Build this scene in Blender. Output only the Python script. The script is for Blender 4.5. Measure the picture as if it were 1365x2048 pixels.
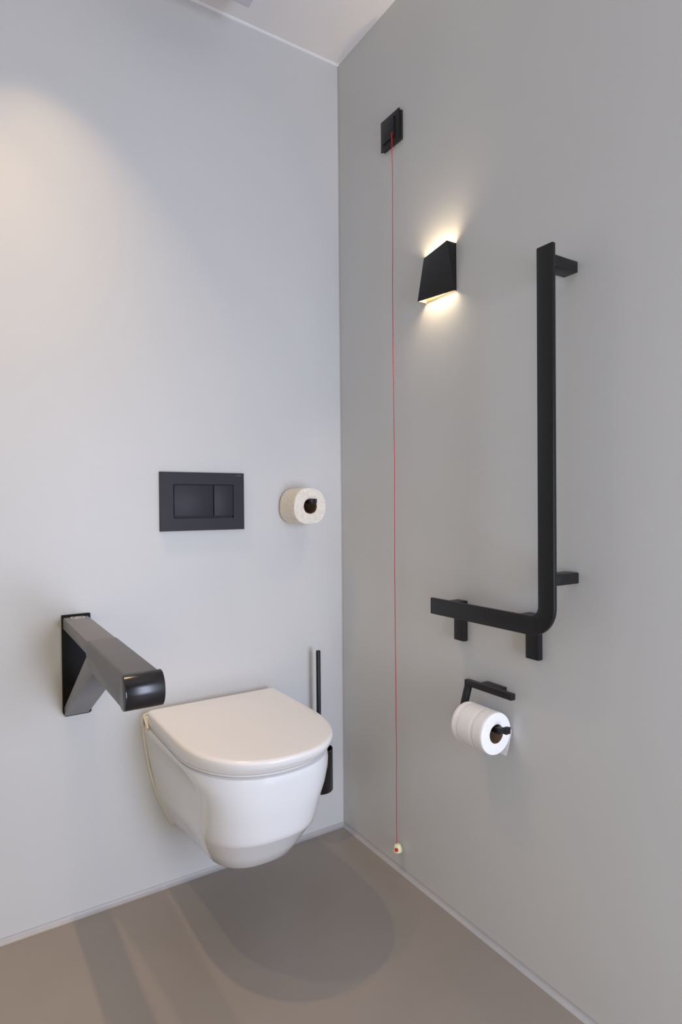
import bpy, bmesh, math, random
from mathutils import Vector, Matrix
random.seed(4)
sc = bpy.context.scene
C = bpy.context.scene.collection
for o in list(bpy.data.objects): bpy.data.objects.remove(o)
PI = math.pi

# ------------------------------------------------------------------ camera
CAM = Vector((-1.0781, -1.6777, 1.0539)); YAW, PITCH, ROLL = .5699, -.0115, -.0083
f = Vector((math.sin(YAW)*math.cos(PITCH), math.cos(YAW)*math.cos(PITCH), math.sin(PITCH)))
r = Vector((math.cos(YAW), -math.sin(YAW), 0)); u = r.cross(f)
r2 = r*math.cos(ROLL)+u*math.sin(ROLL); u2 = -r*math.sin(ROLL)+u*math.cos(ROLL)
cd = bpy.data.cameras.new('camera'); cam = bpy.data.objects.new('camera', cd); C.objects.link(cam)
cd.sensor_fit = 'VERTICAL'; cd.sensor_height = 36; cd.lens = 1216.96*36/2048; cd.clip_start = .02
cam.matrix_world = Matrix(((r2.x, u2.x, -f.x, CAM.x), (r2.y, u2.y, -f.y, CAM.y), (r2.z, u2.z, -f.z, CAM.z), (0, 0, 0, 1)))
sc.camera = cam

# ------------------------------------------------------------------ light and exposure
sc.view_settings.view_transform = 'Standard'; sc.view_settings.look = 'None'
sc.view_settings.exposure = 0.08; sc.view_settings.gamma = 1
sc.view_settings.use_curve_mapping = False
H = 2.4817; X0, Y0 = -2.60, -2.70          # ceiling height, left wall, wall behind the camera
w = bpy.data.worlds.new('world'); sc.world = w; w.use_nodes = True
w.node_tree.nodes['Background'].inputs[0].default_value = (.75, .85, 1, 1)
w.node_tree.nodes['Background'].inputs[1].default_value = .05

def area(name, loc, direction, sx, sy, power, col, shape='RECTANGLE', spread=PI):
    l = bpy.data.lights.new(name, 'AREA'); l.shape = shape; l.size = sx; l.size_y = sy
    l.energy = power; l.color = col; l.spread = spread
    o = bpy.data.objects.new(name, l); C.objects.link(o); o.location = loc
    o.rotation_euler = Vector(direction).to_track_quat('-Z', 'Y').to_euler()
    return o
LIGHTS = [   # name, location, direction, size x, size y, power, colour, shape, spread (degrees)
    ('daylight', (-.35, Y0+.03, .90), (0, 1, 0), .6, 1.3, 37, (.705, .775, .985), 'RECTANGLE', 180),
    ('warm_fill', (-2.05, Y0+.03, .80), (0, 1, 0), .9, 1.2, 8.5, (1, .83, .42), 'RECTANGLE', 180),  # added warm fill from behind left, brightens the right wall; no actual lamp
    ('downlight', (-.89, -.27, H-.012), (0, 0, -1), .035, .035, 1.50, (1, .70, .40), 'DISK', 72),
    ('downlight', (-1.20, -.32, H-.012), (0, 0, -1), .035, .035, 1.25, (1, .70, .40), 'DISK', 78),
]
for nm, lo, di, sx, sy, pw, co, sh, sp in LIGHTS:
    area(nm, lo, di, sx, sy, pw, co, sh, math.radians(sp))

# ------------------------------------------------------------------ materials
def mat(name, col, rough=.5, metal=0, noise=None, bump=None, spec=.5, coat=0, emit=None, es=0):
    m = bpy.data.materials.new(name); m.use_nodes = True
    nt = m.node_tree; b = nt.nodes['Principled BSDF']
    b.inputs['Base Color'].default_value = (*col, 1)
    b.inputs['Roughness'].default_value = rough; b.inputs['Metallic'].default_value = metal
    b.inputs['Specular IOR Level'].default_value = spec
    b.inputs['Coat Weight'].default_value = coat; b.inputs['Coat Roughness'].default_value = .05
    if emit: b.inputs['Emission Color'].default_value = (*emit, 1); b.inputs['Emission Strength'].default_value = es
    tc = nt.nodes.new('ShaderNodeTexCoord')
    if noise:
        sc_, amt = noise
        n = nt.nodes.new('ShaderNodeTexNoise'); n.inputs['Scale'].default_value = sc_; n.inputs['Detail'].default_value = 5
        nt.links.new(tc.outputs['Object'], n.inputs['Vector'])
        cr = nt.nodes.new('ShaderNodeValToRGB'); cr.color_ramp.elements[0].position = .3; cr.color_ramp.elements[1].position = .7
        cr.color_ramp.elements[0].color = (*[c*(1-amt) for c in col], 1)
        cr.color_ramp.elements[1].color = (*[min(1, c*(1+amt)) for c in col], 1)
        nt.links.new(n.outputs['Fac'], cr.inputs['Fac']); nt.links.new(cr.outputs['Color'], b.inputs['Base Color'])
    if bump:
        bs, st, dist = bump
        n2 = nt.nodes.new('ShaderNodeTexNoise'); n2.inputs['Scale'].default_value = bs; n2.inputs['Detail'].default_value = 3
        nt.links.new(tc.outputs['Object'], n2.inputs['Vector'])
        bp = nt.nodes.new('ShaderNodeBump'); bp.inputs['Strength'].default_value = st; bp.inputs['Distance'].default_value = dist
        nt.links.new(n2.outputs['Fac'], bp.inputs['Height']); nt.links.new(bp.outputs['Normal'], b.inputs['Normal'])
    return m

M = dict(
    wall=mat('grey_wall_finish', (.64, .64, .63), .42, noise=(3, .012), bump=(60, .06, .001), spec=.35),
    floor=mat('taupe_resin_floor', (.305, .265, .228), .38, noise=(2.2, .06), bump=(25, .05, .001), spec=.45),
    ceiling=mat('white_ceiling_paint', (.87, .83, .80), .7, noise=(4, .01), spec=.3),
    trim=mat('pale_sealant', (.86, .86, .86), .4, noise=(20, .02)),
    cove=mat('grey_cove_sealant', (.44, .43, .43), .4, noise=(20, .03)),
    ceramic=mat('white_ceramic', (.86, .86, .86), .09, noise=(2, .004), spec=.5, coat=.4),
    lid=mat('white_lid_plastic', (.88, .86, .84), .14, noise=(2, .004), spec=.5),
    ivory=mat('ivory_sealant', (.80, .77, .68), .45, noise=(30, .05)),
    black=mat('black_powder_coat', (.008, .0075, .008), .42, noise=(40, .05), bump=(900, .04, .0003), spec=.4),
    blackgloss=mat('black_satin_plastic', (.012, .011, .011), .24, noise=(10, .05), spec=.5),
    flatblack=mat('flat_black_plastic', (.007, .007, .008), .65, noise=(10, .05), spec=.2),
    darkgap=mat('black_shadow_gap', (.006, .006, .006), .6, noise=(10, .05)),
    anthracite=mat('anthracite_coated_aluminium', (.145, .143, .152), .36, noise=(30, .04), bump=(900, .03, .0003), spec=.5),
    anthra2=mat('anthracite_grip_plastic', (.088, .082, .082), .36, noise=(30, .04), spec=.5),
    plate=mat('matt_black_flush_plate', (.026, .024, .030), .5, noise=(20, .04), bump=(900, .03, .0003), spec=.28),
    plate2=mat('matt_black_flush_button', (.028, .028, .036), .5, noise=(20, .04), spec=.28),
    logo=mat('grey_print', (.12, .12, .12), .5, noise=(50, .02)),
    whiteprint=mat('white_print', (.65, .65, .66), .5, noise=(50, .02)),
    creampaper=mat('recycled_cream_paper', (.84, .78, .68), .95, noise=(120, .09), bump=(500, .5, .0006), spec=.1),
    whitepaper=mat('white_embossed_paper', (.92, .90, .89), .95, noise=(200, .02), bump=(650, .5, .0006), spec=.1),
    card=mat('brown_cardboard_core', (.24, .16, .10), .9, noise=(60, .1), spec=.1),
    red=mat('red_cord', (.60, .02, .04), .5, noise=(300, .15)),
    glowplastic=mat('pale_yellow_green_plastic', (.80, .82, .48), .4, noise=(40, .03)),
    bronze=mat('bronze_lamp_lining', (.35, .21, .12), .4, noise=(20, .03)),
    led=mat('warm_led', (1, .9, .7), .5, noise=(10, .01), emit=(1, .83, .56), es=330),
    whiteplastic=mat('white_ceiling_unit', (.66, .64, .68), .5, noise=(10, .01)),
)

# ------------------------------------------------------------------ helpers
def mk(name, bm, m, parent=None, smooth=30, bevel=0, bseg=2):
    bmesh.ops.remove_doubles(bm, verts=bm.verts, dist=1e-6)
    bmesh.ops.recalc_face_normals(bm, faces=bm.faces)
    if bevel:
        es = [e for e in bm.edges if len(e.link_faces) == 2 and e.calc_face_angle(0) > math.radians(35)]
        bmesh.ops.bevel(bm, geom=es, offset=bevel, segments=bseg, affect='EDGES', profile=.5, clamp_overlap=True)
    me = bpy.data.meshes.new(name); bm.to_mesh(me); bm.free()
    for mm in (m if isinstance(m, (list, tuple)) else [m]): me.materials.append(mm)
    for p in me.polygons: p.use_smooth = True
    me.set_sharp_from_angle(angle=math.radians(smooth))
    o = bpy.data.objects.new(name, me); C.objects.link(o)
    if parent:
        o.parent = parent
        if parent.type == 'EMPTY' or True:
            bpy.context.view_layer.update(); o.matrix_parent_inverse = parent.matrix_world.inverted()
    return o
def box(bm, x0, x1, y0, y1, z0, z1):
    v = [bm.verts.new((x, y, z)) for x in (x0, x1) for y in (y0, y1) for z in (z0, z1)]
    for q in ((0, 1, 3, 2), (4, 6, 7, 5), (0, 4, 5, 1), (2, 3, 7, 6), (0, 2, 6, 4), (1, 5, 7, 3)):
        bm.faces.new([v[i] for i in q])
def B(*a):
    bm = bmesh.new(); box(bm, *a); return bm
def prism(bm, pts, axis, a, b):
    """closed polygon pts (2-D, in the two other axes' order) extruded along axis from a to b"""
    def P(p, t):
        if axis == 0: return (t, p[0], p[1])
        if axis == 1: return (p[0], t, p[1])
        return (p[0], p[1], t)
    A = [bm.verts.new(P(p, a)) for p in pts]; Bv = [bm.verts.new(P(p, b)) for p in pts]
    n = len(pts)
    bm.faces.new(A); bm.faces.new(Bv[::-1])
    for i in range(n): bm.faces.new((A[i], A[(i+1) % n], Bv[(i+1) % n], Bv[i]))
def rings(bm, levels, cap0=True, cap1=True, closed=True):
    R = [[bm.verts.new(p) for p in l] for l in levels]
    n = len(R[0])
    for a, b in zip(R, R[1:]):
        for i in range(n if closed else n-1):
            bm.faces.new((a[i], a[(i+1) % n], b[(i+1) % n], b[i]))
    if cap0: bm.faces.new(R[0][::-1])
    if cap1: bm.faces.new(R[-1])
    return R
def lathe(bm, prof, c, axis, n=48, wob=None, cap0=True, cap1=True):
    """prof: list of (radius, t along axis); c = axis point"""
    L = []
    for rad, t in prof:
        ring = []
        for i in range(n):
            a = 2*PI*i/n; q = rad*(wob(a) if wob else 1)
            if axis == 2: p = (c[0]+q*math.cos(a), c[1]+q*math.sin(a), c[2]+t)
            elif axis == 1: p = (c[0]+q*math.cos(a), c[1]+t, c[2]+q*math.sin(a))
            else: p = (c[0]+t, c[1]+q*math.cos(a), c[2]+q*math.sin(a))
            ring.append(p)
        L.append(ring)
    rings(bm, L, cap0, cap1)
def tube(bm, pts, rad, n=8):
    pts = [Vector(p) for p in pts]; L = []
    up = None
    for i, p in enumerate(pts):
        t = (pts[min(i+1, len(pts)-1)]-pts[max(i-1, 0)]).normalized()
        if up is None: up = t.orthogonal().normalized()
        a = (up - t*up.dot(t)).normalized(); up = a; b = t.cross(a)
        L.append([p+rad*(a*math.cos(2*PI*k/n)+b*math.sin(2*PI*k/n)) for k in range(n)])
    rings(bm, L)
def thing(name, label, cat, loc, group=None):
    o = bpy.data.objects.new(name, None); C.objects.link(o); o.location = loc; o.empty_display_size = .05
    o['label'] = label; o['category'] = cat
    if group: o['group'] = group
    return o
def tag(o, label, cat): o['label'] = label; o['category'] = cat; return o
def struct(name, bm, m, **k):
    o = mk(name, bm, m, **k); o['kind'] = 'structure'; return o

# ------------------------------------------------------------------ the room
T = .1
struct('floor', B(X0-T, T, Y0-T, T, -T, 0), M['floor'])
struct('ceiling', B(X0-T, T, Y0-T, T, H, H+T), M['ceiling'])
struct('wall_back', B(X0-T, T, 0, T, 0, H), M['wall'])
struct('wall_right', B(0, T, Y0-T, 0, 0, H), M['wall'])
struct('wall_left', B(X0-T, X0, Y0-T, 0, 0, H), M['wall'])
bm = bmesh.new()                                    # wall behind the camera, with its glazed opening
box(bm, X0, -2.5, Y0-T, Y0, 0, H); box(bm, -.02, 0, Y0-T, Y0, 0, H)
box(bm, -2.5, -.02, Y0-T, Y0, 2.2, H); box(bm, -2.5, -.02, Y0-T, Y0, 0, .40)
struct('wall_front', bm, M['wall'])

# sealant beads and coves
struct('trim_1', (lambda b: (prism(b, [(0, H), (0, H-.0048), (-.002, H-.0042), (-.0055, H-.001), (-.006, H)], 0, X0, -.0005), b)[1])(bmesh.new()), M['trim'])
def cove(b, axis, a0, a1, s=.010):
    pr = [(0, 0)]+[(-s*(1-math.cos(t)*1.0) if 0 else -(s-s*math.sin(t)), s-s*math.cos(t)) for t in [PI/2*i/6 for i in range(7)]]
    prism(b, pr, axis, a0, a1)
    return b
struct('trim_2', cove(bmesh.new(), 0, X0, -.001, .012), M['cove'])
struct('trim_3', cove(bmesh.new(), 1, Y0, -.001, .012), M['cove'])
bm = bmesh.new(); prism(bm, [(0, 0), (-.004, 0), (-.0012, -.0012), (0, -.004)], 2, .012, H-.002)
struct('trim_4', bm, M['cove'])

# ------------------------------------------------------------------ toilet
CX = -.460
toilet = thing('toilet', 'white wall-hung toilet with closed D-shaped lid, mounted on the left wall', 'toilet', (CX, 0, .15))
def plan(hb, hc, yb, yc, yf, z, n=2.0, k=28, ks=6, rb=0, bow=0):
    """half outline wall-left .. front centre .. wall-right at height z"""
    half = []
    if rb:
        for i in range(5):
            t = PI/2*i/4; half.append((-(hb-rb+rb*math.sin(t)), -(yb+rb-rb*math.cos(t))))
    for i in range(ks):
        t = i/ks; half.append((-(hb+(hc-hb)*t-bow*math.sin(PI*t)), -((yb+rb)+(yc-yb-rb)*t))) if not (rb and i == 0) else None
    for i in range(k+1):
        t = PI/2*i/k
        half.append((-hc*math.cos(t)**(2/n), -(yc+(yf-yc)*math.sin(t)**(2/n))))
    full = half+[(-x, y) for x, y in half[-2::-1]]
    return [(CX+x, y, z) for x, y in full]
bm = bmesh.new()
LV = [(.150, .055, .045, .20, .30, .13), (.1515, .080, .075, .23, .345, .13), (.156, .096, .092, .250, .368, .13), (.166, .108, .102, .262, .385, .13),
      (.20, .126, .118, .270, .411, .12), (.232, .1400, .134, .276, .435, .115), (.247, .1455, .140, .280, .4475, .11), (.254, .148, .142, .283, .4515, .105),
      (.268, .152, .1445, .288, .4545, .095), (.30, .160, .1475, .302, .4600, .075), (.34, .1685, .150, .316, .468, .05), (.38, .1760, .156, .332, .476, .027),
      (.42, .1820, .164, .335, .481, .01), (.441, .185, .174, .305, .4850, 0), (.455, .186, .1795, .275, .4875, 0), (.4612, .184, .180, .27, .4865, 0), (.4630, .178, .174, .27, .480, 0)]
def bowl_ring(z, hb, hc, yc, yf, tilt):
    nn_ = 2.3+.2*min(1, max(0, (.46-z)/.10))
    return [(x, y - 0, zz - tilt*y) for x, y, zz in plan(hb, hc, .0015, yc, yf, z, n=nn_, bow=.004 if z < .44 else 0)]
rings(bm, [bowl_ring(*l) for l in LV])
box(bm, CX-.184, CX+.184, -.036, -.0015, .450, .487)
mk('bowl', bm, M['ceramic'], toilet, smooth=50)
bm = bmesh.new()     # seat ring, closed
rings(bm, [plan(.180, .180, .040, .27, .480, .4650, rb=.012, n=2.15), plan(.182, .182, .040, .27, .484, .4665, rb=.012, n=2.15), plan(.182, .182, .040, .27, .486, .4712, rb=.012, n=2.15), plan(.179, .179, .042, .27, .482, .4728, rb=.012, n=2.15)])
mk('seat', bm, M['lid'], toilet, smooth=60)
bm = bmesh.new()
ll = []
for dz, hw, yf in ((.4738, .179, .486), (.4748, .184, .492), (.480, .1855, .4975), (.490, .1870, .508)):
    ll.append(plan(hw, hw, .038, .27, yf, dz, rb=.012, n=2.3))
for i in range(7):
    t = PI/2*i/6; q = .008*(1-math.cos(t)); zz = .5045+.0075*math.sin(t)
    ll.append(plan(.1875-q, .1875-q, .038+q*.8, .27, .516-q*1.1, zz, rb=.012, n=2.3-.1*i/6))
ll.append(plan(.165, .165, .055, .26, .490, .5128, rb=.012, n=2.2)); ll.append(plan(.10, .10, .12, .24, .40, .5132, rb=.012))
rings(bm, ll)
mk('lid', bm, M['lid'], toilet, smooth=60)
bm = bmesh.new()     # ivory sealant joint between bowl and wall
prof = [(-.184, .487), (-.1885, .478), (-.1865, .455), (-.183, .42), (-.1785, .385), (-.172, .345), (-.163, .305), (-.151, .262), (-.134, .218), (-.118, .187), (-.110, .172)]
for s in (1, -1):
    tube(bm, [(CX+s*x*1.008, -.002, z) for x, z in prof], .0040, 8)
tube(bm, [(CX-.186, -.002, .487), (CX-.17, -.002, .4915), (CX+.17, -.002, .4915), (CX+.186, -.002, .487)], .0045, 8)
tube(bm, [(CX-.185, -.003, .487), (CX-.1865, -.02, .482), (CX-.1855, -.045, .464)], .004, 8)
o = mk('sealant', bm, M['ivory'], toilet, smooth=60); o['label'] = 'ivory sealant joint'

# ------------------------------------------------------------------ flush plate
fp = thing('flush_plate', 'matt black rectangular dual flush plate on wall above toilet', 'flush plate', (-.473, 0, .985))
x0, x1, z0, z1 = -.5963, -.3503, .9852, 1.1492; bx0, bx1, bz0, bz1 = -.5605, -.3835, 1.0195, 1.1155
bm = bmesh.new()
box(bm, x0, bx0, -.012, 0, z0, z1); box(bm, bx1, x1, -.012, 0, z0, z1); box(bm, bx0, bx1, -.012, 0, bz1, z1); box(bm, bx0, bx1, -.012, 0, z0, bz0)
# outer edge kept as one frame: merge coplanar seams
bmesh.ops.remove_doubles(bm, verts=bm.verts, dist=1e-6)
mk('frame', bm, M['plate'], fp)
mk('recess', B(bx0, bx1, -.003, -.0005, bz0, bz1), M['darkgap'], fp)
xs = -.4440
mk('flush_button', B(bx0+.002, xs-.0012, -.0122, -.0028, bz0+.0060, bz1-.0020), M['plate2'], fp, bevel=.0008)
mk('flush_button', B(xs+.0012, bx1-.0015, -.0122, -.0028, bz0+.0060, bz1-.0020), M['plate2'], fp, bevel=.0008)
def text(name, s, size, m, mw, parent, ext=.0002):
    c = bpy.data.curves.new(name, 'FONT'); c.body = s; c.size = size; c.extrude = ext; c.align_x = 'CENTER'; c.align_y = 'CENTER'
    t = bpy.data.objects.new(name+'_c', c); C.objects.link(t)
    bpy.context.view_layer.update(); me = bpy.data.meshes.new_from_object(t.evaluated_get(bpy.context.evaluated_depsgraph_get()))
    bpy.data.objects.remove(t); me.transform(mw); me.materials.clear(); me.materials.append(m)
    o = bpy.data.objects.new(name, me); C.objects.link(o); o.parent = parent
    bpy.context.view_layer.update(); o.matrix_parent_inverse = parent.matrix_world.inverted(); return o
text('lettering', 'GEBERIT', .0052, M['logo'], Matrix.Translation((-.3665, -.0122, 1.1420)) @ Matrix.Rotation(PI/2, 4, 'X'), fp)['label'] = 'small grey lettering'

# ------------------------------------------------------------------ spare roll on its peg
peg = thing('spare_roll_holder', 'short black square peg holding the cream roll beside the flush plate', 'roll holder', (-.187, 0, 1.06))
bm = bmesh.new(); box(bm, -.1840, -.1710, -.121, 0, 1.0600, 1.0730); mk('peg', bm, M['black'], peg, bevel=.0006)
bm = bmesh.new(); box(bm, -.1710, -.1650, -.121, -.110, 1.0600, 1.0730); mk('hook', bm, M['black'], peg, bevel=.0006)
def paper_roll(t, c, axis, R, rc, L, m, grooves=(), wob=None, sign=-1, coreL=.0):
    bm = bmesh.new()
    e = .004
    prof = [(rc+.0012, 0), (R-e, 0), (R-e*.3, e*.25), (R, e)]
    ts = [e+(L-2*e)*i/40 for i in range(1, 40)]
    for s in ts:
        g = sum(.0011*math.exp(-((s-q)/.0013)**2) for q in grooves); prof.append((R-g, s))
    prof += [(R, L-e), (R-e*.3, L-e*.25), (R-e, L), (rc+.0012, L), (rc+.0012, 0)]
    lathe(bm, [(a, sign*b) for a, b in prof], c, axis, 64, wob, False, False)
    mk('paper', bm, m, t, smooth=45)
    bm = bmesh.new()
    lathe(bm, [(rc+.0012, 0), (rc+.0012, sign*L), (rc, sign*L), (rc, 0), (rc+.0012, 0)], c, axis, 40, None, False, False)
    mk('core', bm, M['card'], t, smooth=45)['label'] = 'brown cardboard core'
RB = (-.1770, -.006, 1.0510)
sp = thing('toilet_roll', 'cream recycled toilet roll, slightly squashed, on the peg beside the flush plate', 'toilet roll', RB)
paper_roll(sp, RB, 1, .0562, .0215, .096, M['creampaper'], wob=lambda a: 1+.028*math.cos(4*(a-.75))+.012*math.cos(3*a+1))

# ------------------------------------------------------------------ toilet brush
bc = (-.1240, -.056, 0)
bh = thing('toilet_brush_holder', 'black cylindrical toilet brush holder behind the toilet near the corner', 'brush holder', (bc[0], bc[1], .17))
bm = bmesh.new()
lathe(bm, [(.038, .172), (.0400, .1745), (.0400, .300), (.0380, .300), (.0380, .180)], (bc[0], bc[1], 0), 2, 48, None, True, True)
mk('cup', bm, M['blackgloss'], bh, smooth=40)
mk('wall_bracket', B(bc[0]-.012, bc[0]+.012, -.0165, 0, .23, .28), M['black'], bh, bevel=.001)
br = thing('toilet_brush', 'slim black toilet brush handle standing upright behind the toilet lid', 'toilet brush', (bc[0], bc[1], .19))
bm = bmesh.new(); lathe(bm, [(.006, .195), (.0065, .33), (.0070, .34), (.0070, .6025), (.0060, .604)], (bc[0]-.003, bc[1], 0), 2, 24)
mk('handle', bm, M['black'], br, smooth=40)
bm = bmesh.new(); lathe(bm, [(.02, .19), (.030, .20), (.030, .26), (.012, .28)], (bc[0]-.003, bc[1], 0), 2, 32, lambda a: 1+.06*math.cos(14*a))
mk('brush_head', bm, M['black'], br, smooth=40)

# ------------------------------------------------------------------ hinged support arm
ga = thing('support_arm', 'grey fold-down support arm jutting from the wall left of the toilet', 'grab bar', (-.8165, 0, .53))
ax0, ax1 = -.8460, -.7870
bm = bmesh.new(); prism(bm, [(-.8475, .535), (-.8475, .781), (-.7795, .781), (-.7795, .528), (-.785, .524), (-.842, .524)], 1, -.010, 0)
mk('wall_plate', bm, M['flatblack'], ga, bevel=.0012)
mk('hinge_cover', B(-.841, -.785, -.0120, -.0095, .536, .600), M['flatblack'], ga, bevel=.0006)
bm = bmesh.new()     # arm body: slim behind, deeper from the brace forward (side profile extruded across)
prism(bm, [(-.012, .748), (-.012, .770), (-.022, .7765), (-.646, .7765), (-.648, .766), (-.648, .731), (-.644, .7205), (-.365, .7205), (-.352, .7255), (-.335, .7345), (-.320, .748)], 0, ax0+.0006, ax1-.0006)
mk('arm', bm, M['anthracite'], ga, bevel=.0015)
bm = bmesh.new()     # grip cover: an inverted U over the front half
cs = []
for yy, dz in ((-.345, .7375), (-.352, .7365), (-.6465, .7365)):
    pr = []
    for i in range(7): t = PI/2*i/6; pr.append((ax0-.0012+.006*(1-math.cos(t)), .7735+.006*math.sin(t)))
    pr = [(ax0-.0012, dz+.012)]+pr
    pr2 = [(2*(ax0+ax1)/2-x, z) for x, z in pr[::-1]]
    inner = [(ax1-.0005, dz+.012), (ax1-.0005, .7755), (ax0+.0005, .7755), (ax0+.0005, dz+.012)]
    cs.append([(x, yy, z) for x, z in pr+pr2+inner])
rings(bm, cs)
mk('grip_cover', bm, M['anthra2'], ga, smooth=35)
bm = bmesh.new()     # rounded nose
N = 16; cyy, czz, rr = -.6520, .7497, .0297
pts = [(-.646, czz+rr)]+[(cyy-rr*math.sin(PI*i/N)*.78, czz+rr*math.cos(PI*i/N)) for i in range(N+1)]+[(-.646, czz-rr)]
prism(bm, pts, 0, ax0-.0012, ax1+.0040)
mk('end_cap', bm, M['blackgloss'], ga, smooth=40, bevel=.0014)['label'] = 'glossy black rounded end cap'
bm = bmesh.new()
lathe(bm, [(.0270, 0), (.0270, -.0012), (.0260, -.0018)], (ax0-.0010, cyy-.003, czz), 0, 40)
mk('end_disc', bm, M['blackgloss'], ga, smooth=40)
bm = bmesh.new()     # diagonal brace, hollow channel open towards the wall
prism(bm, [(-.012, .530), (-.0225, .530), (-.395, .7255), (-.352, .7380), (-.322, .7420), (-.012, .549)], 0, ax0+.0015, ax1-.0015)
mk('brace', bm, M['anthracite'], ga, bevel=.0012)
bm = bmesh.new()     # printed emblem on top of the arm
def ring2(x0_, x1_, y0_, y1_, wd, z, gaps=()):
    for a in ((x0_, x1_, y0_, y0_+wd), (x0_, x1_, y1_-wd, y1_), (x0_, x0_+wd, y0_, y1_), (x1_-wd, x1_, y0_, y1_)):
        box(bm, a[0], a[1], a[2], a[3], z, z+.0003)
ring2(-.829, -.797, -.049, -.017, .0028, .7765)
prism(bm, [(-.823, -.038), (-.813, -.024), (-.803, -.036), (-.809, -.037), (-.813, -.031), (-.817, -.042)], 2, .7765, .7768)
mk('emblem', bm, M['whiteprint'], ga)['label'] = 'small white printed emblem in a frame'

# ------------------------------------------------------------------ L-shaped rail on the right wall
lr = thing('grab_rail', 'tall black L-shaped grab rail on brackets on the right wall', 'grab bar', (0, -.72, .71))
xf, xb = -.0860, -.0760
zt, zb_, yr, yl, wd = 1.564, .7845, -.9005, -.534, .0395
Ro, Ri = .062, .0225
cy_, cz_ = yr+Ro, zb_+Ro
out = [(yl, zb_), ]
out += [(cy_-Ro*math.sin(t), cz_-Ro*math.cos(t)) for t in [PI/2*i/14 for i in range(15)]]
out += [(yr, zt), (yr+wd, zt)]
out += [(cy_-Ri*math.cos(t), cz_-Ri*math.sin(t)) for t in [PI/2*i/14 for i in range(15)]]
out += [(yl, zb_+wd)]
# round the two free ends a little
bm = bmesh.new(); prism(bm, out, 0, xf, xb)
mk('rail', bm, M['black'], lr, bevel=.0022, smooth=35)
for (a, b, c, d) in ((-.8145, -.8138, zb_, zb_+wd), (yr, yr+wd, .8725, .8732)):   # hairline joints of the bend
    mk('joint_seam', B(xf-.0002, xf+.0002, a, b, c+.002 if c == zb_ else c, d-.002 if c == zb_ else d), M['darkgap'], lr)
for yn, yfar in ((-.576, -.541), (-.8035, -.768)):
    bm = bmesh.new(); prism(bm, [(0, .713), (0, .8135), (xb-.001, .8135), (xb-.001, .7915), (-.0145, .7915), (-.0145, .713)], 1, yn, yfar)
    mk('bracket', bm, M['black'], lr, bevel=.0018)
for za, zb2 in ((1.5215, 1.544), (.8895, .912)):
    bm = bmesh.new(); box(bm, xb-.001, 0, -.8950, -.8610, za, zb2); mk('bracket', bm, M['black'], lr, bevel=.0018)

# ------------------------------------------------------------------ alarm switch and its cord
al = thing('alarm_switch', 'square black emergency pull switch high on the right wall near the corner', 'alarm switch', (0, -.288, 2.07))
mk('base', B(-.0075, 0, -.3330, -.2500, 2.0755, 2.1565), M['darkgap'], al, bevel=.001)
mk('frame', B(-.0125, -.0075, -.3305, -.2455, 2.0745, 2.1620), M['black'], al, bevel=.0015)
mk('recess', B(-.0130, -.0120, -.3195, -.2575, 2.0835, 2.1480), M['darkgap'], al)
mk('rocker', B(-.0165, -.0125, -.3115, -.2580, 2.0915, 2.1480), M['black'], al, bevel=.001)
pc = thing('pull_cord', 'long red emergency pull cord hanging down the right wall to near the floor', 'pull cord', (-.02, -.308, .06))
bm = bmesh.new()
pts = [(-.0155, -.3070, 2.1035), (-.0185, -.3072, 2.1015), (-.0200, -.3074, 2.096)]
for i in range(90):
    z = 2.09-(2.09-.0862)*i/89
    y = -.3078+.0009*math.sin(z*9)+.0004*math.sin(z*31)+.0013*math.exp(-((z-.15)/.03)**2)
    pts.append((-.0200+.0005*math.sin(z*7), y, z))
tube(bm, pts, .00105, 8)
mk('cord', bm, M['red'], pc, smooth=60)
bm = bmesh.new(); pf = [(.003, .0868), (.0058, .0862), (.0082, .0845), (.0102, .0812), (.0118, .0765), (.0130, .0705), (.0134, .0675), (.0128, .0660), (.004, .0655)]
lathe(bm, pf, (-.0185, -.3085, 0), 2, 32)
kn = mk('pull_knob', bm, M['glowplastic'], pc, smooth=50); kn['label'] = 'pale yellow-green bell-shaped knob'
bm = bmesh.new(); d = Vector((-.78, -.62, .12)).normalized()
c0 = Vector((-.0185, -.3085, .0737))+d*.0118
L = []
a_ = d.orthogonal().normalized(); b_ = d.cross(a_)
for rad, t in ((.0052, -.002), (.0052, .0012), (.0045, .0018)):
    L.append([c0+d*t+rad*(a_*math.cos(2*PI*k/24)+b_*math.sin(2*PI*k/24)) for k in range(24)])
rings(bm, L); mk('red_button', bm, M['red'], kn, smooth=40)['label'] = 'round red dot on the knob'

# ------------------------------------------------------------------ wall lamp
wl = thing('wall_lamp', 'black wedge-shaped wall lamp glowing warm above and below', 'wall lamp', (0, -.485, 1.59))
ya, yb_, zl, zh = -.4270, -.5430, 1.5910, 1.7095
dTL, dTR, dBL, dBR = .0075, .0320, .0300, .0065
def front(s, t, off=0):   # s 0 = far (towards the corner) .. 1 near, t 0 bottom .. 1 top
    dpt = (dBL*(1-s)+dBR*s)*(1-t)+(dTL*(1-s)+dTR*s)*t
    return (-(dpt-off), ya+(yb_-ya)*s, zl+(zh-zl)*t)
bm = bmesh.new()
n = 12; th = .0018
O = [[bm.verts.new(front(i/n, j/n)) for i in range(n+1)] for j in range(n+1)]
I = []
for j in range(n+1):
    row = []
    for i in range(n+1):
        p = front(i/n, j/n, th); s = i/n
        row.append(bm.verts.new((p[0], min(ya-th, max(yb_+th, p[1])), p[2])))
    I.append(row)
fi = []
for j in range(n):
    for i in range(n):
        bm.faces.new((O[j][i], O[j][i+1], O[j+1][i+1], O[j+1][i]))
        fi.append(bm.faces.new((I[j][i], I[j+1][i], I[j+1][i+1], I[j][i+1])))
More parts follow.
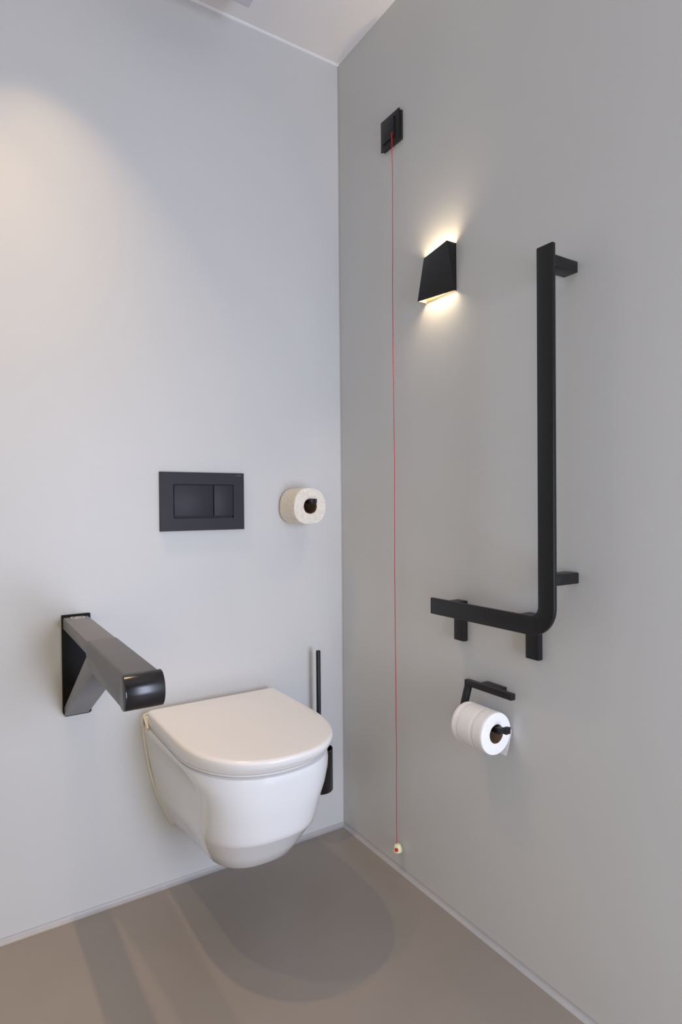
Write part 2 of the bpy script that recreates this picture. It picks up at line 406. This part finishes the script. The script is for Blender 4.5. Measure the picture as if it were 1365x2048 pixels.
for i in range(n):
    for j in (0, n): bm.faces.new((O[j][i], I[j][i], I[j][i+1], O[j][i+1]))
for i, yy, ys in ((0, ya, -th), (n, yb_, th)):
    WO = [bm.verts.new((0, yy, zl+(zh-zl)*j/n)) for j in range(n+1)]
    WI = [bm.verts.new((0, yy+ys, zl+(zh-zl)*j/n)) for j in range(n+1)]
    for j in range(n):
        bm.faces.new((O[j][i], O[j+1][i], WO[j+1], WO[j])); fi.append(bm.faces.new((I[j][i], WI[j], WI[j+1], I[j+1][i])))
    bm.faces.new((O[0][i], I[0][i], WI[0], WO[0])); bm.faces.new((O[n][i], WO[n], WI[n], I[n][i]))
for fc in fi: fc.material_index = 1
mk('lamp_shade', bm, [M['black'], M['bronze']], wl, smooth=40)
mk('back_plate', B(-.0012, 0, ya-th, yb_+th, zl+.002, zh-.002), M['bronze'], wl)
mk('divider', B(-.017, -.0014, ya-.006, yb_+.006, 1.640, 1.660), M['bronze'], wl)
mk('light_source', B(-.0155, -.003, -.535, -.445, 1.6605, 1.6625), M['led'], wl)
mk('light_source', B(-.0155, -.003, -.528, -.450, 1.6375, 1.6395), M['led'], wl)

# ------------------------------------------------------------------ paper holder on the right wall
ph = thing('paper_holder', 'black open C-shaped toilet paper holder on the right wall under the grab rail', 'roll holder', (0, -.67, .53))
s_ = .0140
bm = bmesh.new(); box(bm, -.0365, -.0225, -.7465, -.600, .6155, .6295); mk('top_bar', bm, M['black'], ph, bevel=.0007)
mk('wall_mount', B(-.0226, 0, -.7010, -.6410, .6155, .6293), M['black'], ph, bevel=.0007)
bm = bmesh.new()
rings(bm, [[(-.0365, -.614, .6160), (-.0365, -.600, .6160), (-.0225, -.600, .6160), (-.0225, -.614, .6160)],
           [(-.0600, -.614, .5440), (-.0600, -.600, .5440), (-.0460, -.600, .5440), (-.0460, -.614, .5440)]])
mk('side_arm', bm, M['black'], ph, bevel=.0007)
bm = bmesh.new()
rings(bm, [[(-.0600, y, z0_), (-.0460, y, z0_), (-.0460, y, z1_), (-.0600, y, z1_)] for y, z0_, z1_ in
           ((-.600, .5412, .5548), (-.734, .5412, .5548), (-.7420, .5460, .5600), (-.7530, .5465, .5615))])
mk('rod', bm, M['black'], ph, bevel=.0007)
RR = (-.0530, -.620, .5365)
tr = thing('toilet_roll', 'white embossed toilet roll on the black holder on the right wall', 'toilet roll', RR)
paper_roll(tr, RR, 1, .0478, .0205, .098, M['whitepaper'], grooves=(.013, .018, .062, .066))
bm = bmesh.new()     # loose end hanging at the back of the roll
L = []
nn = 14
for k in range(nn+1):
    t = k/nn; z = RR[2]-.0463*math.sin(t*1.35); x = RR[0]+.0468*math.cos(t*1.35) if t < 1 else 0
    ang = t*1.0
    x = RR[0]+.0484*math.cos(ang*.9); z = RR[2]-.0484*math.sin(ang*.9)-.036*max(0, t-.5)
    y0_ = RR[1]-.002-.075*max(0, (t-.65)/.35)**1.0; y1_ = RR[1]-.098
    L.append([(x, y0_, z), (x, y1_, z), (x+.0006, y1_, z), (x+.0006, y0_, z)])
rings(bm, L); mk('loose_sheet', bm, M['whitepaper'], tr, smooth=50)

# ------------------------------------------------------------------ ceiling unit
o = mk('ceiling_unit', B(-.72, -.389, -.45, -.165, 2.385, H), M['whiteplastic'], None, bevel=.004)
tag(o, 'pale box-shaped unit fixed to the ceiling near the corner', 'ceiling unit')
